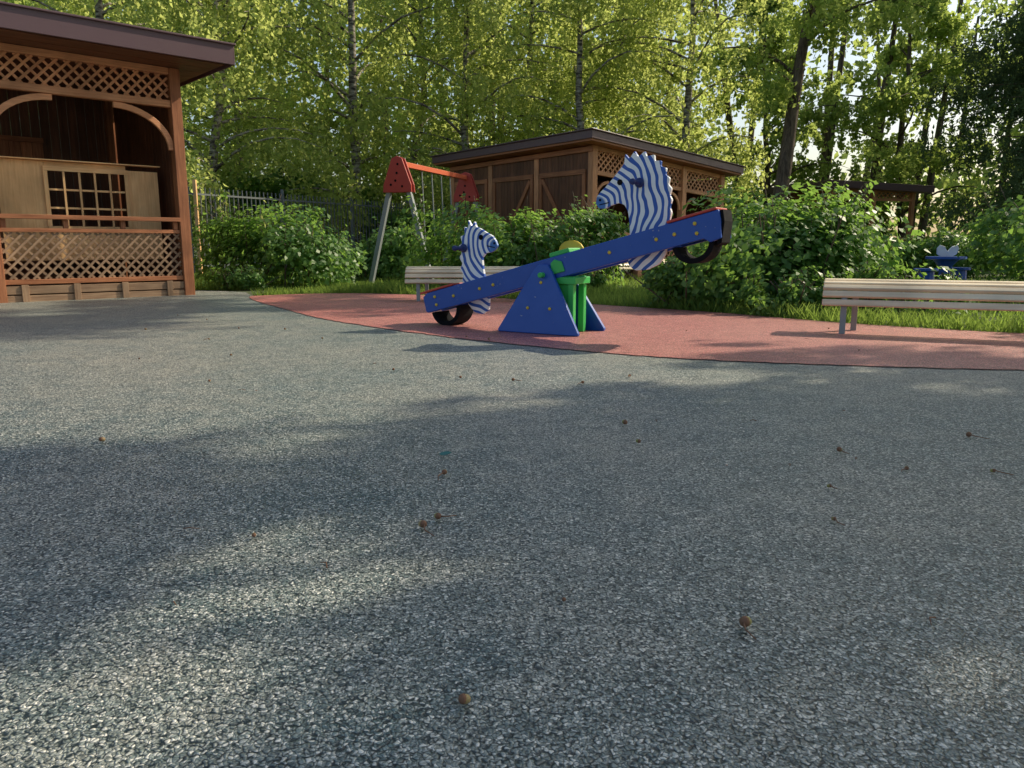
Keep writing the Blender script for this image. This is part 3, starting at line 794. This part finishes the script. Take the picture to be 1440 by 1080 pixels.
for x, y, r_, tw in items:
    z = .012 + (.006 if y > 5 else 0) + r_ * .9
    a = rj.uniform(-2.6, -.4); ax = Vector((math.cos(a), math.sin(a), rj.uniform(-.1, .5)))
    ba.lathe([(r_ * .1, -r_ * 1.15), (r_ * .6, -r_ * .95), (r_ * .95, -r_ * .4), (r_, r_ * .2), (r_ * .8, r_ * .75), (r_ * .35, r_ * 1.1), (r_ * .08, r_ * 1.2)], (x, y, z), -ax, 12)
    bt.lathe([(r_ * .8, 0), (r_ * 1.08, r_ * .15), (r_ * .9, r_ * .75), (r_ * .2, r_ * 1.25)], (x + ax.x * r_ * .35, y + ax.y * r_ * .35, z + ax.z * r_ * .35), ax, 10)
    if tw:
        q = Vector((x, y, z)) + ax * r_; L = r_ * rj.uniform(5, 9); a2 = a + rj.uniform(-1.2, 1.2)
        bt.tube([q, q + Vector((math.cos(a2) * L * .5, math.sin(a2) * L * .5, -r_ * .2)), (q.x + math.cos(a2 + .3) * L, q.y + math.sin(a2 + .3) * L, .016)], [.0018, .0015, .001], 6)
for i in range(12):
    y = 1.3 + rj.random() * 4.5; x = rj.uniform(-.6, .65) * y; a = rj.uniform(0, 6.28); L = rj.uniform(.015, .04)
    bt.tube([(x, y, .014), (x + math.cos(a) * L * .5, y + math.sin(a) * L * .5, .019), (x + math.cos(a + .35) * L, y + math.sin(a + .35) * L, .014)], [.0016, .0014, .0008], 5)
mkobj('acorns', ba, M['acorn'], D, 0, True); mkobj('acorn_cups_and_twigs', bt, M['twig'], D, 0, True)
b = B()
lf = [(-.02, 0), (-.012, .008), (0, .011), (.012, .008), (.022, 0), (.012, -.008), (0, -.011), (-.012, -.008)]
b.plate(lf, (-.223, 2.47, .02), (1, .1, .1), (.1, 1, .35), .0015)
mkobj('fallen_leaf', b, M['turq'], D)
b = B()
for i in range(7):
    y = 1.2 + rj.random() * 6; x = rj.uniform(-.6, .65) * y; a = rj.uniform(0, 6.28); s = rj.uniform(.3, .6)
    b.plate([(p * s, q * s) for p, q in lf], (x, y, .02), (math.cos(a), math.sin(a), rj.uniform(-.2, .2)), (-math.sin(a), math.cos(a), rj.uniform(-.3, .3)), .001)
mkobj('dry_leaves', b, M['twig'], D)

# ------------------------------------------------------------------ light, sky, camera
el = math.radians(37); sx, sy = .9, .436
sv = Vector((sx * math.cos(el), sy * math.cos(el), math.sin(el)))
sun = bpy.data.lights.new('sun', 'SUN'); sun.energy = 5; sun.angle = math.radians(.53); sun.color = (1, .88, .68)
so = bpy.data.objects.new('sun', sun); COL.objects.link(so); so.rotation_euler = sv.to_track_quat('Z', 'Y').to_euler(); so.location = (20, 10, 20)
w = bpy.data.worlds.new('World'); scene.world = w; w.use_nodes = True; nt = w.node_tree
bg = nt.nodes['Background']; sk = nt.nodes.new('ShaderNodeTexSky'); sk.sky_type = 'NISHITA'; sk.sun_disc = False
sk.sun_elevation = el; sk.sun_rotation = math.atan2(sx, sy); sk.air_density = 1.2; sk.dust_density = 2.5
nt.links.new(sk.outputs[0], bg.inputs[0]); bg.inputs[1].default_value = .15
cam = bpy.data.cameras.new('camera'); co = bpy.data.objects.new('camera', cam); COL.objects.link(co)
co.location = (0, 0, .7); co.rotation_euler = (math.radians(90 - 10.24), 0, 0)
cam.sensor_width = 36; cam.lens = 27; cam.clip_end = 1000; cam.clip_start = .02
scene.camera = co
scene.view_settings.view_transform = 'Standard'; scene.view_settings.look = 'None'; scene.view_settings.exposure = 0
